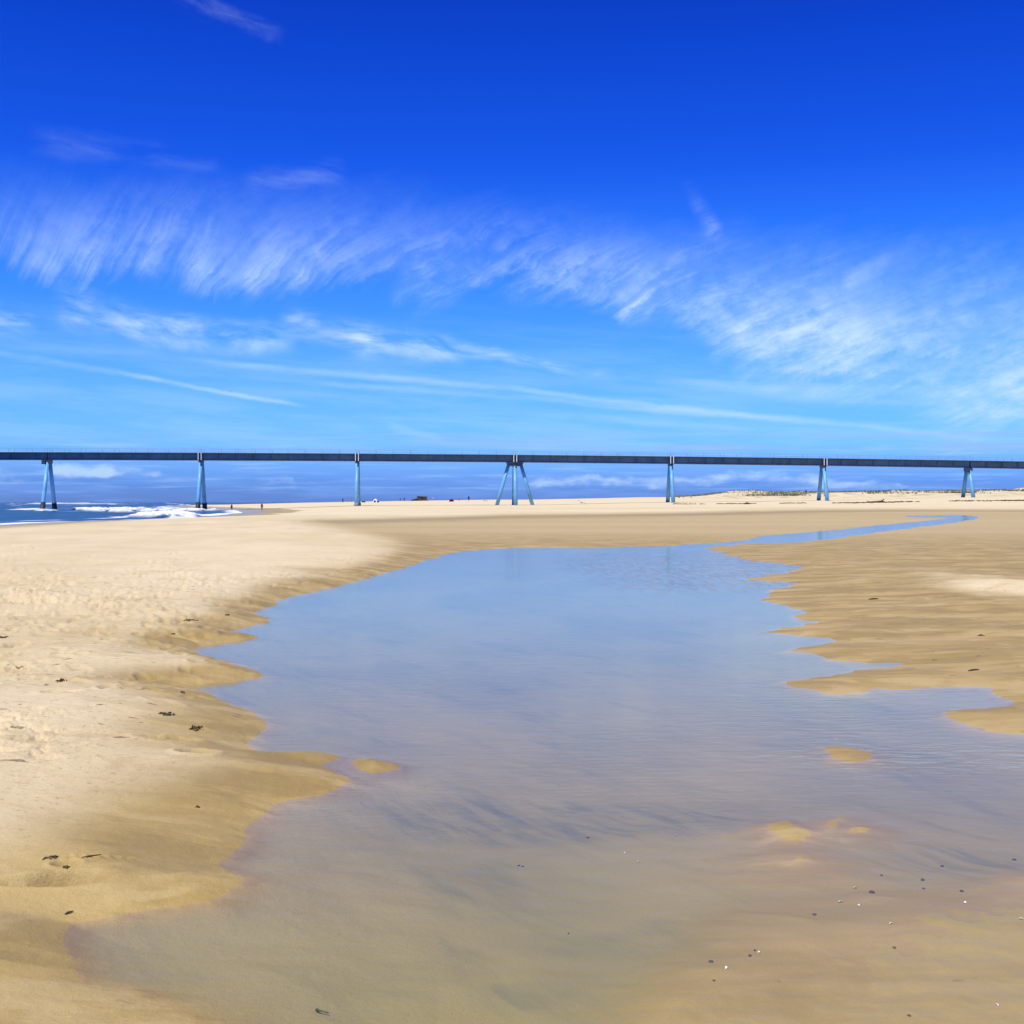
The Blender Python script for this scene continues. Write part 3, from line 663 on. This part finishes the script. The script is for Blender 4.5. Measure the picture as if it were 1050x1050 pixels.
# ------------------------------------------------------------------ jetty
BO, BS = 340.0, .059          # distance of the deck axis at x = 0 and its drift per metre
PIERS = [(50,464.0),(206.5,464.5),(366.6,465.4),(527.8,466.6),(687.5,468.3),(843.8,470.2),(992.7,472.5)]
DECK_H = 2.02
AX = Vector((1, BS, 0)).normalized(); NX = Vector((-AX.y, AX.x, 0))   # along, away
def deck_point(px, top):
    k = (px-525)/F; x = BO*k/(1-BS*k); y = BO+BS*x
    return Vector((x, y, EYE+(HZ-top)*y/F))
def build_jetty(M, zat):
    nodes = [deck_point(*p) for p in PIERS]
    a0 = nodes[0]-AX*43; a0.z = nodes[0].z+.02; a1 = a0-AX*43
    b0 = nodes[-1]+AX*41; b0.z = nodes[-1].z-.62; b1 = b0+AX*41; b1.z = b0.z-.7
    line = [a1, a0]+nodes+[b0, b1]
    root = empty('jetty_deck', nodes[3]); root.rotation_euler = (0, 0, 0)
    tag(root, 'long dark blue steel jetty deck running from the sea to the dunes', 'jetty')
    O = nodes[3]
    def frame(p, q):
        u = (q-p); L = u.length; u.normalize(); w = NX; up = u.cross(w)*1.0
        if up.z < 0: up = -up
        M4 = Matrix((( u.x, w.x, up.x, p.x-O.x),(u.y, w.y, up.y, p.y-O.y),(u.z, w.z, up.z, p.z-O.z),(0,0,0,1)))
        return M4, L
    for i, (p, q) in enumerate(zip(line, line[1:])):
        M4, L = frame(p, q); g = .20
        mb = MB()
        mb.box((g, -1.25, -DECK_H+.14), (L-g, 1.25, -.25), M4)          # box girder
        mb.box((g, -1.55, -DECK_H), (L-g, 1.55, -DECK_H+.14), M4)       # bottom flange
        n = 9
        for k in range(1, n):                                            # web stiffeners
            xk = g+(L-2*g)*k/n
            mb.box((xk-.07, -1.50, -DECK_H+.16), (xk+.07, -1.252, -.27), M4)
            mb.box((xk-.07, 1.252, -DECK_H+.16), (xk+.07, 1.50, -.27), M4)
        mb.build('girder', M['girder'], root)
        mb = MB(); mb.box((.03, -2.35, -.248), (L-.03, 2.35, 0), M4)
        mb.build('walkway', M['deckedge'], root)
        mb = MB()
        for s in (-2.25, 2.25):
            for hgt in (.55, 1.1):
                mb.box((.05, s-.025, hgt-.03), (L-.05, s+.025, hgt+.03), M4)
            for k in range(10):
                xk = .35+(L-.7)*k/9; w_ = .045
                mb.box((xk-w_, s-.04, .002), (xk+w_, s+.04, 1.07), M4)
        mb.build('railing', M['rail'], root)
    # pipe carried under the far side of the walkway
    # paired white end posts at the expansion joints
    for i in (1, 2, 3, 4, 5):
        p = nodes[i]
        M4, _ = frame(p, p+AX)
        mb = MB(); mb.box((-.29, -2.36, -DECK_H+.03), (.29, -1.3, -.26), M4); mb.build('joint_plate', M['black'], root)
        for s in (-.40, .40):
            mb = MB(); mb.box((s-.10, -2.50, -DECK_H+.05), (s+.10, -2.362, .02), M4)
            mb.build('joint_post', M['post'], root)
    # trestles
    labels = ['blue splayed steel pier standing in the surf, farthest out to sea',
              'blue splayed steel pier with dark stained feet at the wet shoreline',
              'blue steel pier with grey feet on sand beside the white beach tent',
              'four legged blue steel anchor pier, the only one spread along the deck',
              'narrow blue steel pier where the dunes begin, without dark feet',
              'blue splayed steel pier on sand just below the dune face, between two others',
              'short blue splayed steel pier highest up the beach, nearest the dunes']
    for i, p in enumerate(nodes):
        zb = p.z-DECK_H
        base = Vector((p.x, p.y, 0)); zg = zat(p.x, p.y); base.z = zg
        r = empty('jetty_pier', base); tag(r, labels[i], 'pier', 'steel piers carrying the jetty')
        anchor = i == 3; ends = i in (0, 6)
        cap = MB()
        M4 = Matrix(((AX.x, NX.x, 0, 0),(AX.y, NX.y, 0, 0),(0, 0, 1, zb-base.z),(0,0,0,1)))
        if anchor:
            cap.box((-2.1, -1.7, -1.05), (2.1, 1.7, -.02), M4); cap.box((-2.35, -1.9, -.25), (2.35, 1.9, -.004), M4)
        elif ends:
            sgn = -1
            cap.box((-1.3, -2.0, -1.15), (-.35, -.6, -.004), M4)
            cap.box((-.6, -1.6, -.9), (.6, 1.6, -.006), M4)
        else:
            cap.box((-.50, -1.6, -.40), (.50, 1.6, -.004), M4)
        cap.build('crosshead', M['deckedge'], r)
        drops = []
        spread = 1.0+.31*(zb-zg)
        for s in (-1, 1):
            drops.append((Vector((0, s*1.0, zb-.3)), Vector((0, s*spread, 0)), .56))
        if anchor:
            for s in (-1, 1): drops.append((Vector((s*1.7, 0, zb-.6)), Vector((s*5.05, 0, 0)), .52))
        for tp, ft, rad in drops:
            topw = p*1.0; topw.z = 0
            tw = Vector((p.x, p.y, 0))+AX*tp.x+NX*tp.y; tw.z = tp.z
            fw = Vector((p.x, p.y, 0))+AX*ft.x+NX*ft.y; fw.z = zat(fw.x, fw.y)-.5
            if fw.z < -2.5: fw.z = -2.5
            a, b = tw-base, fw-base
            mb = MB(); mb.tube([a, a.lerp(b, .5), b], [rad*.86, rad*.95, rad], 18)
            lg = mb.build('leg', M['leg'], r)
            if i in (0, 1, 2):
                zt = SEA+(2.0 if i < 2 else 0.0)
                if i == 2: zt = zat(fw.x, fw.y)+.75
                kk = (zt-tw.z)/(fw.z-tw.z); c0 = tw.lerp(fw, kk)-base; 
                mb = MB(); mb.tube([c0, b], [rad*1.14, rad*1.2], 18)
                mb.build('foot_sleeve', M['stain'] if i < 2 else M['concrete'], lg)

# ------------------------------------------------------------------ people
def person(px, D, h, label, skin, top=None, bottom=None, hair=(.03,.02,.012), rz=0., stride=.16, z=None, arms=.12, sit=False, zat=None):
    x = (px-525)/F*D; zz = zat(x, D) if z is None else z
    r = empty('person', (x, D, zz), rz); tag(r, label, 'person', 'people on the far beach')
    s = h/1.75
    V = {'hip':(0,0,.93),'waist':(0,0,1.08),'chest':(0,0,1.32),'neck':(0,0,1.48),'head':(0,-.02,1.60),'crown':(0,-.01,1.70),
         'lh':(-.10,0,.90),'lk':(-.11,-stride*.6,.50),'la':(-.11,-stride*.6,.09),'lt':(-.11,-stride*.6-.16,.035),
         'rh':(.10,0,.90),'rk':(.11,stride*.3,.50),'ra':(.11,stride,.10),'rt':(.11,stride-.15,.035),
         'ls':(-.19,0,1.40),'le':(-.25,.03,1.12),'lw':(-.24-arms*.3,-.06,.88),'lf':(-.24-arms*.3,-.09,.78),
         'rs':(.19,0,1.40),'re':(.25,.03,1.12),'rw':(.24+arms*.3,-.06,.88),'rf':(.24+arms*.3,-.09,.78)}
    R = {'hip':.145,'waist':.13,'chest':.155,'neck':.055,'head':.095,'crown':.07,'lh':.10,'lk':.062,'la':.042,'lt':.035,'rh':.10,'rk':.062,'ra':.042,'rt':.035,
         'ls':.06,'le':.045,'lw':.033,'lf':.035,'rs':.06,'re':.045,'rw':.033,'rf':.035}
    E = [('hip','waist'),('waist','chest'),('chest','neck'),('neck','head'),('head','crown'),('hip','lh'),('lh','lk'),('lk','la'),('la','lt'),('hip','rh'),('rh','rk'),('rk','ra'),('ra','rt'),
         ('chest','ls'),('ls','le'),('le','lw'),('lw','lf'),('chest','rs'),('rs','re'),('re','rw'),('rw','rf')]
    K = list(V)
    me = bpy.data.meshes.new('body')
    me.from_pydata([tuple(c*s for c in V[k]) for k in K], [(K.index(a), K.index(b)) for a, b in E], [])
    o = bpy.data.objects.new('body', me); COL.objects.link(o); o.parent = r
    sk = me.skin_vertices.new(name='') if hasattr(me.skin_vertices, 'new') else None
    md = o.modifiers.new('Skin', 'SKIN')
    lay = me.skin_vertices[0].data if len(me.skin_vertices) else None
    if lay:
        for i, k in enumerate(K):
            lay[i].radius = (R[k]*s, R[k]*s*(.8 if k in ('chest','waist','hip') else 1)); lay[i].use_root = (k == 'hip')
    sb = o.modifiers.new('Sub', 'SUBSURF'); sb.levels = 1; sb.render_levels = 1
    me.materials.append(flat_mat('skin', skin))
    mb = MB(); mb.lump((0, .0, 1.635*s), (.105*s, .115*s, .10*s), 3, .05, 10, 6); mb.build('hair', flat_mat('hair', hair), r)
    if top:
        mb = MB(); mb.tube([(0,0,.92*s),(0,0,1.1*s),(0,0,1.32*s),(0,0,1.44*s)], [.19*s,.175*s,.205*s,.12*s], 12); mb.build('shirt', flat_mat('shirt', top), r)
    if bottom:
        mb = MB(); mb.tube([(0,0,1.02*s),(0,0,.86*s)], [.175*s,.19*s], 12)
        for q in ('l', 'r'):
            a = Vector(V[q+'h'])*s; b = Vector(V[q+'k'])*s; mb.tube([a, a.lerp(b, .75)], [.125*s,.115*s], 10)
        mb.build('shorts', flat_mat('shorts', bottom), r)
    return r
_mc = {}
def flat_mat(n, c, rough=.8):
    k = (n, c)
    if k not in _mc: _mc[k] = paint(n, c, rough, .12, 4.0, 0, .2)
    return _mc[k]

def at_far(px, py_or_D, zat):
    x = (px-525)/F*py_or_D; return Vector((x, py_or_D, zat(x, py_or_D)))

def far_things(M, zat):
    person(237.5, 312, 1.74, 'person in dark clothes wading in the swash beside the stained pier', (.30,.17,.10), (.02,.025,.04), (.03,.03,.05), z=SEA-.02, zat=zat)
    person(268.5, 300, 1.84, 'bare legged person in a dark top walking on the wet sand', (.42,.22,.14), (.03,.03,.06), (.25,.05,.05), rz=.5, stride=.26, z=zat((268.5-525)/F*300, 300), zat=zat)
    person(351.5, 440, 1.8, 'person standing alone on the sand left of the grey footed pier', (.3,.17,.1), (.03,.04,.08), (.04,.05,.09), zat=zat)
    person(360.3, 462, 1.4, 'small sunburnt bather close beside the grey footed pier', (.45,.22,.15), None, (.4,.06,.05), zat=zat)
    person(410.3, 470, 1.35, 'smaller figure of the two between the white tent and the dark block', (.3,.17,.1), (.05,.05,.09), (.04,.04,.08), zat=zat)
    person(414.4, 462, 1.75, 'taller figure of the two between the white tent and the dark block', (.3,.17,.1), (.02,.03,.05), (.03,.03,.06), rz=.8, zat=zat)
    person(438.3, 455, 1.8, 'person in pale blue clothes standing right of the dark block', (.4,.25,.18), (.22,.26,.38), (.16,.2,.32), zat=zat)
    person(444.2, 470, 1.6, 'faint pale figure farther right of the dark block', (.5,.36,.3), (.5,.42,.45), (.4,.35,.42), zat=zat)
    person(470.6, 455, 1.85, 'person in a pinkish top standing behind the red beach tent', (.45,.28,.2), (.42,.28,.34), (.2,.2,.3), zat=zat)
    person(480.6, 452, 2.0, 'tall person in black standing alone left of the anchor pier', (.12,.07,.05), (.012,.014,.02), (.012,.014,.02), rz=.3, zat=zat)
    person(485.3, 470, 1.2, 'child in light clothes next to the tall person in black', (.45,.3,.25), (.35,.35,.5), (.3,.3,.45), zat=zat)
    person(826.5, 486, 1.8, 'dark figure walking up the pale dune face', (.2,.12,.08), (.03,.03,.03), (.03,.03,.03), rz=1.2, stride=.25, zat=zat)
    # white beach tent
    p = at_far(385, 440, zat)
    r = empty('beach_tent', p, .2); tag(r, 'white pointed beach tent pitched on the far sand', 'tent')
    mb = MB(); n = 8; top = (0, 0, 1.35)
    base = [(1.05*math.cos(2*math.pi*k/n), 1.05*math.sin(2*math.pi*k/n), 0) for k in range(n)]
    mid = [(.75*math.cos(2*math.pi*k/n), .75*math.sin(2*math.pi*k/n), .75) for k in range(n)]
    mb.add(base+mid+[top], [(k,(k+1)%n,n+(k+1)%n,n+k) for k in range(n) if k != 5]+[(n+k,n+(k+1)%n,2*n) for k in range(n)])
    mb.build('canopy', M['white'], r)
    mb = MB(); mb.tube([(0,0,0),(0,0,1.42)], .03, 6); mb.build('pole', M['deckedge'], r)
    def bag(px, D, sx, col, name, label, cat, h=.5):
        q = at_far(px, D, zat); mb = MB(); mb.lump((0,0,h*.42), (sx, sx*.6, h*.55), int(px), .12, 12, 8); mb.lump((sx*.5,.1,h*.3), (sx*.5, sx*.45, h*.4), int(px)+1, .12, 10, 6)
        o = mb.build(name, flat_mat(name, col), None); o.location = q; tag(o, label, cat); return o
    bag(387.6, 438, .42, (.05,.035,.03), 'beach_bag', 'dark beach bag lying against the right of the white tent', 'bag', .6)
    bag(372.6, 440, .75, (.05,.06,.08), 'beach_bundle', 'low dark bundle on the sand right of the grey footed pier', 'bundle', .55)
    # dark block ruin
    p = at_far(430, 480, zat)
    r = empty('concrete_bunker', p, -.05); tag(r, 'dark tilted two part concrete block half sunk in the far beach', 'bunker')
    mb = MB(); Mx = Matrix.Translation((1.0, 0, .55)) @ Matrix.Rotation(.06, 4, 'Y')
    mb.box((-1.6,-1.8,-1.0),(1.7,1.8,.85), Mx); mb.box((-1.75,-1.95,.853),(1.85,1.95,1.2), Mx); mb.build('main_block', M['bunker'], r)
    mb = MB(); Mx = Matrix.Translation((-1.7, -.4, .1)) @ Matrix.Rotation(-.28, 4, 'Y')
    mb.box((-1.2,-1.2,-.8),(1.0,1.2,.62), Mx); mb.build('wing_block', M['bunker'], r)
    mb = MB(); mb.box((-.2,-1.83,.35),(.8,-1.803,.8), Matrix.Translation((1.0,0,.3))); mb.build('embrasure', M['black'], r)
    # red half-dome shelter and mat
    p = at_far(463, 440, zat); r = empty('beach_shelter', p, .3); tag(r, 'red half dome beach shelter on the far sand', 'shelter')
    mb = MB(); v = []; f = []; n, m_ = 10, 5
    for i in range(m_+1):
        th = math.pi*.5*i/m_
        for k in range(n+1):
            ph = math.pi*k/n; v.append((.85*math.cos(ph)*math.cos(th)**.7, .75*math.sin(ph)*math.cos(th)**.7, .95*math.sin(th)))
    for i in range(m_):
        for k in range(n): f.append((i*(n+1)+k, i*(n+1)+k+1, (i+1)*(n+1)+k+1, (i+1)*(n+1)+k))
    mb.add(v, f, True); o = mb.build('shell', flat_mat('red_fabric', (.45,.045,.03)), r)
    sd = o.modifiers.new('thick', 'SOLIDIFY'); sd.thickness = .02
    mb = MB(); mb.box((-.8,-.9,.01),(.8,.0,.04)); mb.build('groundsheet', flat_mat('sheet', (.3,.2,.2)), r)
    q = at_far(498.2, 450, zat); mb = MB(); v = []
    mb.box((-.75,-.35,0),(.75,.35,.10)); mb.box((-.75,-.35,.101),(-.35,.35,.26))
    o = mb.build('sun_mat', flat_mat('mat_red', (.42,.08,.06)), None); o.location = q+Vector((0,0,.02)); tag(o, 'flat reddish sun mat with a rolled end, left of the anchor pier', 'mat')
    # driftwood trunk with a raised root end
    p = at_far(897, 296, zat); r = empty('driftwood_trunk', p, .05); tag(r, 'long driftwood trunk with a raised root end on the upper beach', 'driftwood')
    mb = MB(); mb.tube([(-2.2,0,.05),(-1.0,.1,.14),(.4,0,.2),(1.6,.05,.26)], [.10,.2,.25,.28], 9); mb.build('trunk', M['drift'], r)
    mb = MB()
    for a, b in (((1.5,.05,.25),(2.3,-.1,.95)),((1.5,.05,.25),(2.0,.3,.7)),((1.6,.05,.2),(2.5,.1,.35)),((1.4,.0,.25),(1.9,-.35,.55))): mb.tube([a, Vector(a).lerp(Vector(b), .6), b], [.22,.13,.05], 7)
    mb.build('root', M['driftred'], r)
    mb = MB(); mb.tube([(-.9,.1,.1),(-1.5,.4,.4),(-1.9,.5,.45)], [.09,.06,.03], 6); mb.build('branch', M['drift'], r)
    q = at_far(766, 292, zat); mb = MB(); mb.lump((0,0,.16),(.55,.3,.26), 5, .2, 12, 8); mb.lump((.55,.05,.1),(.3,.25,.18), 6, .2, 10, 6); mb.lump((-.5,.1,.08),(.28,.2,.14), 8, .2, 10, 6)
    o = mb.build('net_bundle', flat_mat('net', (.09,.045,.045)), None); o.location = q; tag(o, 'dark reddish tangle of washed up net below the dunes', 'debris')
    # gull
    D = 152; g = empty('gull', ((596.3-525)/F*D, D, EYE-.06), .15); tag(g, 'dark winged gull flying low over the beach right of the anchor pier', 'gull')
    g.rotation_euler = (0, .38, .1)
    mb = MB(); mb.tube([(0,.26,0),(0,.12,.01),(0,-.05,.02),(0,-.2,.03),(0,-.27,.035),(0,-.33,.02)], [.02,.06,.075,.05,.04,.008], 10); mb.build('body', flat_mat('gull_body', (.12,.12,.12)), g)
    for s in (-1, 1):
        pts = [(0.03,.02,.03),(.24,-.06,.12),(.40,.0,.10),(.58,.12,.02)]; wd = [.15,.14,.10,.02]; v = []; f = []
        for (x, y, z), w in zip(pts, wd):
            v += [(s*x, y-w*.5, z),(s*x, y, z+.018),(s*x, y+w*.5, z-.004),(s*x, y, z-.008)]
        for i in range(3):
            for k in range(4): f.append((i*4+k, i*4+(k+1)%4, i*4+4+(k+1)%4, i*4+4+k))
        f.append((12,13,14,15)); mb = MB(); mb.add(v, f, True); mb.build('wing', flat_mat('gull_wing', (.045,.045,.05)), g)
    mb = MB(); mb.add([(-.03,.24,.01),(.03,.24,.01),(.07,.40,.0),(-.07,.40,.0),(-.03,.24,-.01),(.03,.24,-.01),(.07,.40,-.012),(-.07,.40,-.012)],[(0,1,2,3),(7,6,5,4),(0,4,5,1),(1,5,6,2),(2,6,7,3),(3,7,4,0)]); mb.build('tail', flat_mat('gull_tail', (.2,.2,.2)), g)

def strewn(M, zat):
    # wrack line: an uncountable dark ribbon of weed
    rg = random.Random(3); mb = MB()
    for k in range(1500):
        px = rg.uniform(690, 1120)
        if px < 790 and rg.random() < .6: continue
        gate = math.sin(px*.11)+math.sin(px*.043+1)+rg.uniform(-.9,.9)
        if gate < .1: continue
        D = 300+rg.gauss(0, 2.2)+3*math.sin(px*.02); x = (px-525)/F*D
        mb.lump((x, D, zat(x, D)+.03), (rg.uniform(.15,.5), rg.uniform(.12,.35), rg.uniform(.06,.16)), k, .3, 6, 4)
    o = mb.build('wrack_line', M['weed'], None); tag(o, 'dark line of washed up seaweed along the foot of the dunes', 'seaweed', kind='stuff')
    # marram grass
    v = []; f = []; rgn = np.random.RandomState(4)
    n = 0
    for k in range(26000):
        px = rgn.uniform(685, 1260); D = 455+abs(rgn.normal(0, 75)) if rgn.rand() < .8 else rgn.uniform(520, 760)
        x = (px-525)/F*D
        cl = float(fbm(np.array([x*.035]), np.array([D*.03]), 3, 77)[0])
        up = (D-470)/120
        if cl + up*.55 + rgn.uniform(-.25,.25) < .33: continue
        n += 1
        if n > 7500: break
        z = zat(x, D); h = rgn.uniform(.35,.85); w = rgn.uniform(.25,.6)
        for q in range(5):
            a = rgn.uniform(0, 6.28); ox, oy = rgn.normal(0, w*.4, 2); bx, by = math.cos(a)*.07, math.sin(a)*.07
            lx, ly = rgn.normal(0, .22, 2); b = len(v)
            v += [(x+ox-bx, D+oy-by, z-.05),(x+ox+bx, D+oy+by, z-.05),(x+ox+bx*.7+lx*.5, D+oy+by*.7+ly*.5, z+h*.65),(x+ox-bx*.7+lx*.5, D+oy-by*.7+ly*.5, z+h*.65),(x+ox+lx, D+oy+ly, z+h*rgn.uniform(.85,1.1))]
            f += [(b,b+1,b+2,b+3),(b+3,b+2,b+4)]
    o = mesh_obj('dune_grass', v, f, M['grass']); tag(o, 'sparse green marram grass tufts on the dune tops', 'grass', kind='stuff')
    # shells and pebbles
    shell_px = [(877,907),(862,923),(881,927),(990,925),(914,947),(1047,944),(744,992),(778,975),(1022,1034),(640,861),(655,871),(693,845),(858,746),(703,746)]
    peb_px = [(894,912,1.5),(946,895,1.2),(947,907,.9),(986,911,1.1),(835,936,1.1),(917,972,1),(774,973,.8),(769,979,1),(729,984,1.2),(732,1005,.8),(932,1043,.9),(904,891,.9),(603,843,.9),(532,867,.9),(536,868,.8),(583,935,.6),(966,878,1),(1040,869,1.1)]
    sl = {0:'', 5:'white shell fragment on the bare wet sand at the right edge'}
    for i, (px, py) in enumerate(shell_px):
        x, D = gnd(px, py); z = zat(x, D); s = .0075*rg.uniform(.75,1.25)*(D/5.3)**.5
        mb = MB(); v = []; f = []; n, m_ = 9, 4
        for a in range(m_+1):
            rr = a/m_
            for b in range(n):
                ph = math.pi*(b/(n-1)); rad = rr*(1+.06*math.cos(b*math.pi))
                v.append((s*1.2*rad*math.cos(ph), s*1.1*rad*math.sin(ph), s*.75*(1-rr*rr)))
        for a in range(m_):
            for b in range(n-1): f.append((a*n+b, (a+1)*n+b, (a+1)*n+b+1, a*n+b+1))
        mb.add(v, f, True); o = mb.build('shell', M['shell'], None); o.location = (x, D, z+.002); o.rotation_euler = (.2, .1, rg.uniform(0, 6.28))
        sd = o.modifiers.new('thick', 'SOLIDIFY'); sd.thickness = .0015
        dp = py > 990
        lab = 'tiny white shell fragment under the shallow pool water'
        if (px, py) == (1047,944): lab = 'tiny white shell at the right edge of the wet sand spit'
        if (px, py) == (1022,1034): lab = 'tiny white shell on the wet sand in the bottom right corner'
        tag(o, lab, 'shell', 'white shells in the shallows')
    for i, (px, py, k) in enumerate(peb_px):
        x, D = gnd(px, py); z = zat(x, D); s = .0066*k*(D/5.3)**.5
        mb = MB(); mb.lump((0,0,s*.3), (s*1.25, s, s*.6), i+50, .16, 12, 8); o = mb.build('pebble', M['pebble'], None)
        o.location = (x, D, z); o.rotation_euler = (0,0,rg.uniform(0,3))
        lab = 'small dark pebble lying on the pool bed'
        if (px, py) == (894,912): lab = 'largest dark pebble on the pool bed near the right shallows'
        if (px, py) == (917,972): lab = 'dark pebble on the yellow wet sand spit at lower right'
        if (px, py) == (932,1043): lab = 'dark pebble on wet sand at the bottom edge of the picture'
        tag(o, lab, 'pebble', 'dark pebbles in the shallows')
    # green weed strand in the foreground
    x, D = gnd(330, 1022.5); z = zat(x, D)+.001
    mb = MB(); mb.tube([(-.022,.012,.006),(-.017,.0,.012),(-.008,-.008,.012),(.008,-.012,.010),(.026,-.02,.008)], [.003,.0045,.003,.0025,.002], 7)
    o = mb.build('weed_strand', M['greenweed'], None); o.location = (x, D, z); tag(o, 'short hooked strand of green weed in the near shallows', 'seaweed')
    # dark lumps stand in for shaded hollows on the left bank; also twigs, weed
    for i, (px, py, sx, sy, sz, ang, lab) in enumerate(SHADE_AND_SCRAPS):
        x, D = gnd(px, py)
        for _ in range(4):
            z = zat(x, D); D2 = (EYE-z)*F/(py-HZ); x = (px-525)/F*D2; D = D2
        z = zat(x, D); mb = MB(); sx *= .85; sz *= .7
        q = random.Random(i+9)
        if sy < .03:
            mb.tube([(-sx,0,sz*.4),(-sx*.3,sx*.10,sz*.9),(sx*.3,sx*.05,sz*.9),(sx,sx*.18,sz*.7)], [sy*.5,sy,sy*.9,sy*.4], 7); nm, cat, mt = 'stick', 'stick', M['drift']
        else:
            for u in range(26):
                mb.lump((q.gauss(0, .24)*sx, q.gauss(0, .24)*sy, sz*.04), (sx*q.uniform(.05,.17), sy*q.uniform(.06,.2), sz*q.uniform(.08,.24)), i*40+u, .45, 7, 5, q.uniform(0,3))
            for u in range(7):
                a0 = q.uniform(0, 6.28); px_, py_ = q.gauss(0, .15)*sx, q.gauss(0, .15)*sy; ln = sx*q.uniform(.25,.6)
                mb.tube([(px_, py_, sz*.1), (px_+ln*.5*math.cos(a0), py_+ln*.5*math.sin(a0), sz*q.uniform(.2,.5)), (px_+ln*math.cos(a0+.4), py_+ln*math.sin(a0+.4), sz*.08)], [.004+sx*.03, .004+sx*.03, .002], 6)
            nm, cat, mt = 'shade_weed_clump', 'seaweed', M['weed']  # brown lumps shaped as the shade of holes, bar the right flats scrap
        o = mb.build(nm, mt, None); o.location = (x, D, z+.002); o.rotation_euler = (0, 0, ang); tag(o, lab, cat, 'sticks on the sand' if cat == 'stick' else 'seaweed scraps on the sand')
SHADE_AND_SCRAPS = [(201,748,.09,.10,.07,.4,'dark lumps drawn for the shade in the hollow near the rounded sand point'),
 (171,733,.11,.05,.05,.2,'dark lumps drawn for shade at the mouth of a scarp left of the rounded point'),
 (194,637,.16,.06,.05,.1,'wide dark lumps drawn for scarp shade above the second water notch'),
 (178,651,.06,.05,.05,.5,'small dark lumps drawn for hole shade below the wide scarp shade'),
 (63,699,.07,.05,.06,.9,'pointed dark lumps drawn for hole shade on open sand at far left'),
 (2,654,.10,.05,.05,.5,'dark lumps drawn for hole shade, cut by the left edge of the picture'),
 (187,711,.04,.04,.04,.3,'tiny round dark lumps drawn for hole shade beside the narrow water notch'),
 (233,633,.06,.05,.04,.1,'speckled dark lumps drawn for hole shade by the upper water notch'),
 (68,885,.025,.032,.02,.2,'small dark brown lumps drawn for hole shade on the near left bank'),
 (52,899,.07,.032,.018,.3,'flat dark streak drawn for shade in the hollow of the near left bank'),
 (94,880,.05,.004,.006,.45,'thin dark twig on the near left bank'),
 (203,828,.016,.031,.02,1.1,'dark wedge drawn for scarp shade on the bank above the grey shallows'),
 (71,938,.024,.004,.008,.9,'short dark rod drawn for scarp shade at the corner of the near pool margin'),  # thin rod put in for the dark shaded edge of a scarp
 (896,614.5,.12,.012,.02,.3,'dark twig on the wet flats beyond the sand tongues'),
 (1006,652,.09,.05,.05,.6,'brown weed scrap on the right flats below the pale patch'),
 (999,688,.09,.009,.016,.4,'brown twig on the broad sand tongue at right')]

# ------------------------------------------------------------------ assemble
def main():
    build_world()
    M = dict(girder=paint('girder_paint', (.055,.125,.235), .5, .15, .35), deckedge=paint('dark_steel', (.022,.046,.095), .5, .2, .4), rail=paint('rail_steel', (.24,.40,.58), .5, .1),
             leg=paint('leg_paint', (.140,.400,.670), .42, .12, .3), white=paint('white_paint', (.78,.78,.78), .5, .06), post=paint('post_paint', (.62,.70,.80), .5, .06), stain=paint('tidal_stain', (.020,.024,.022), .6, .35, 1.2),
             concrete=paint('foot_concrete', (.20,.22,.24), .8, .2, 1.0), bunker=paint('bunker_concrete', (.055,.048,.042), .9, .3, .8), black=paint('void', (.01,.01,.01), .9, .1),
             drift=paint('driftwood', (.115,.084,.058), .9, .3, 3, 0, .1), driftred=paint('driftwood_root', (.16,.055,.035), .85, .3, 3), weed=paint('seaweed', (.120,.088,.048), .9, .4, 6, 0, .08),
             grass=paint('marram', (.165,.170,.075), .8, .3, .05), shell=paint('shell', (.8,.78,.74), .5, .05), pebble=paint('pebble', (.11,.088,.060), .6, .3, 20), greenweed=paint('green_weed', (.075,.120,.015), .5, .2, 30))
    zat = build_terrain()
    build_sea()
    build_jetty(M, zat)
    far_things(M, zat)
    strewn(M, zat)
    sun = bpy.data.lights.new('sun', 'SUN'); sun.energy = 4.8; sun.angle = math.radians(.53); sun.color = (1.0, .95, .86)
    so = bpy.data.objects.new('sun', sun); COL.objects.link(so)
    d = Vector((math.sin(SUN_ROT)*math.cos(SUN_EL), math.cos(SUN_ROT)*math.cos(SUN_EL), math.sin(SUN_EL)))
    so.rotation_euler = d.to_track_quat('Z', 'Y').to_euler(); so.location = d*100
    cam = bpy.data.cameras.new('camera'); cam.sensor_width = 36; cam.lens = 36*F/1050; cam.clip_start = .05; cam.clip_end = 40000
    cam.shift_y = -10/1050
    co = bpy.data.objects.new('camera', cam); COL.objects.link(co); co.location = (0, 0, EYE); co.rotation_euler = (math.radians(90), 0, 0)
    SC.camera = co
    SC.world.cycles.sampling_method = 'NONE'
    cy = SC.cycles; cy.max_bounces = 6; cy.diffuse_bounces = 2; cy.glossy_bounces = 3; cy.transparent_max_bounces = 8
    vs = SC.view_settings; vs.view_transform = 'Standard'; vs.look = 'None'; vs.exposure = 0.10; vs.gamma = 1; vs.use_curve_mapping = False
main()
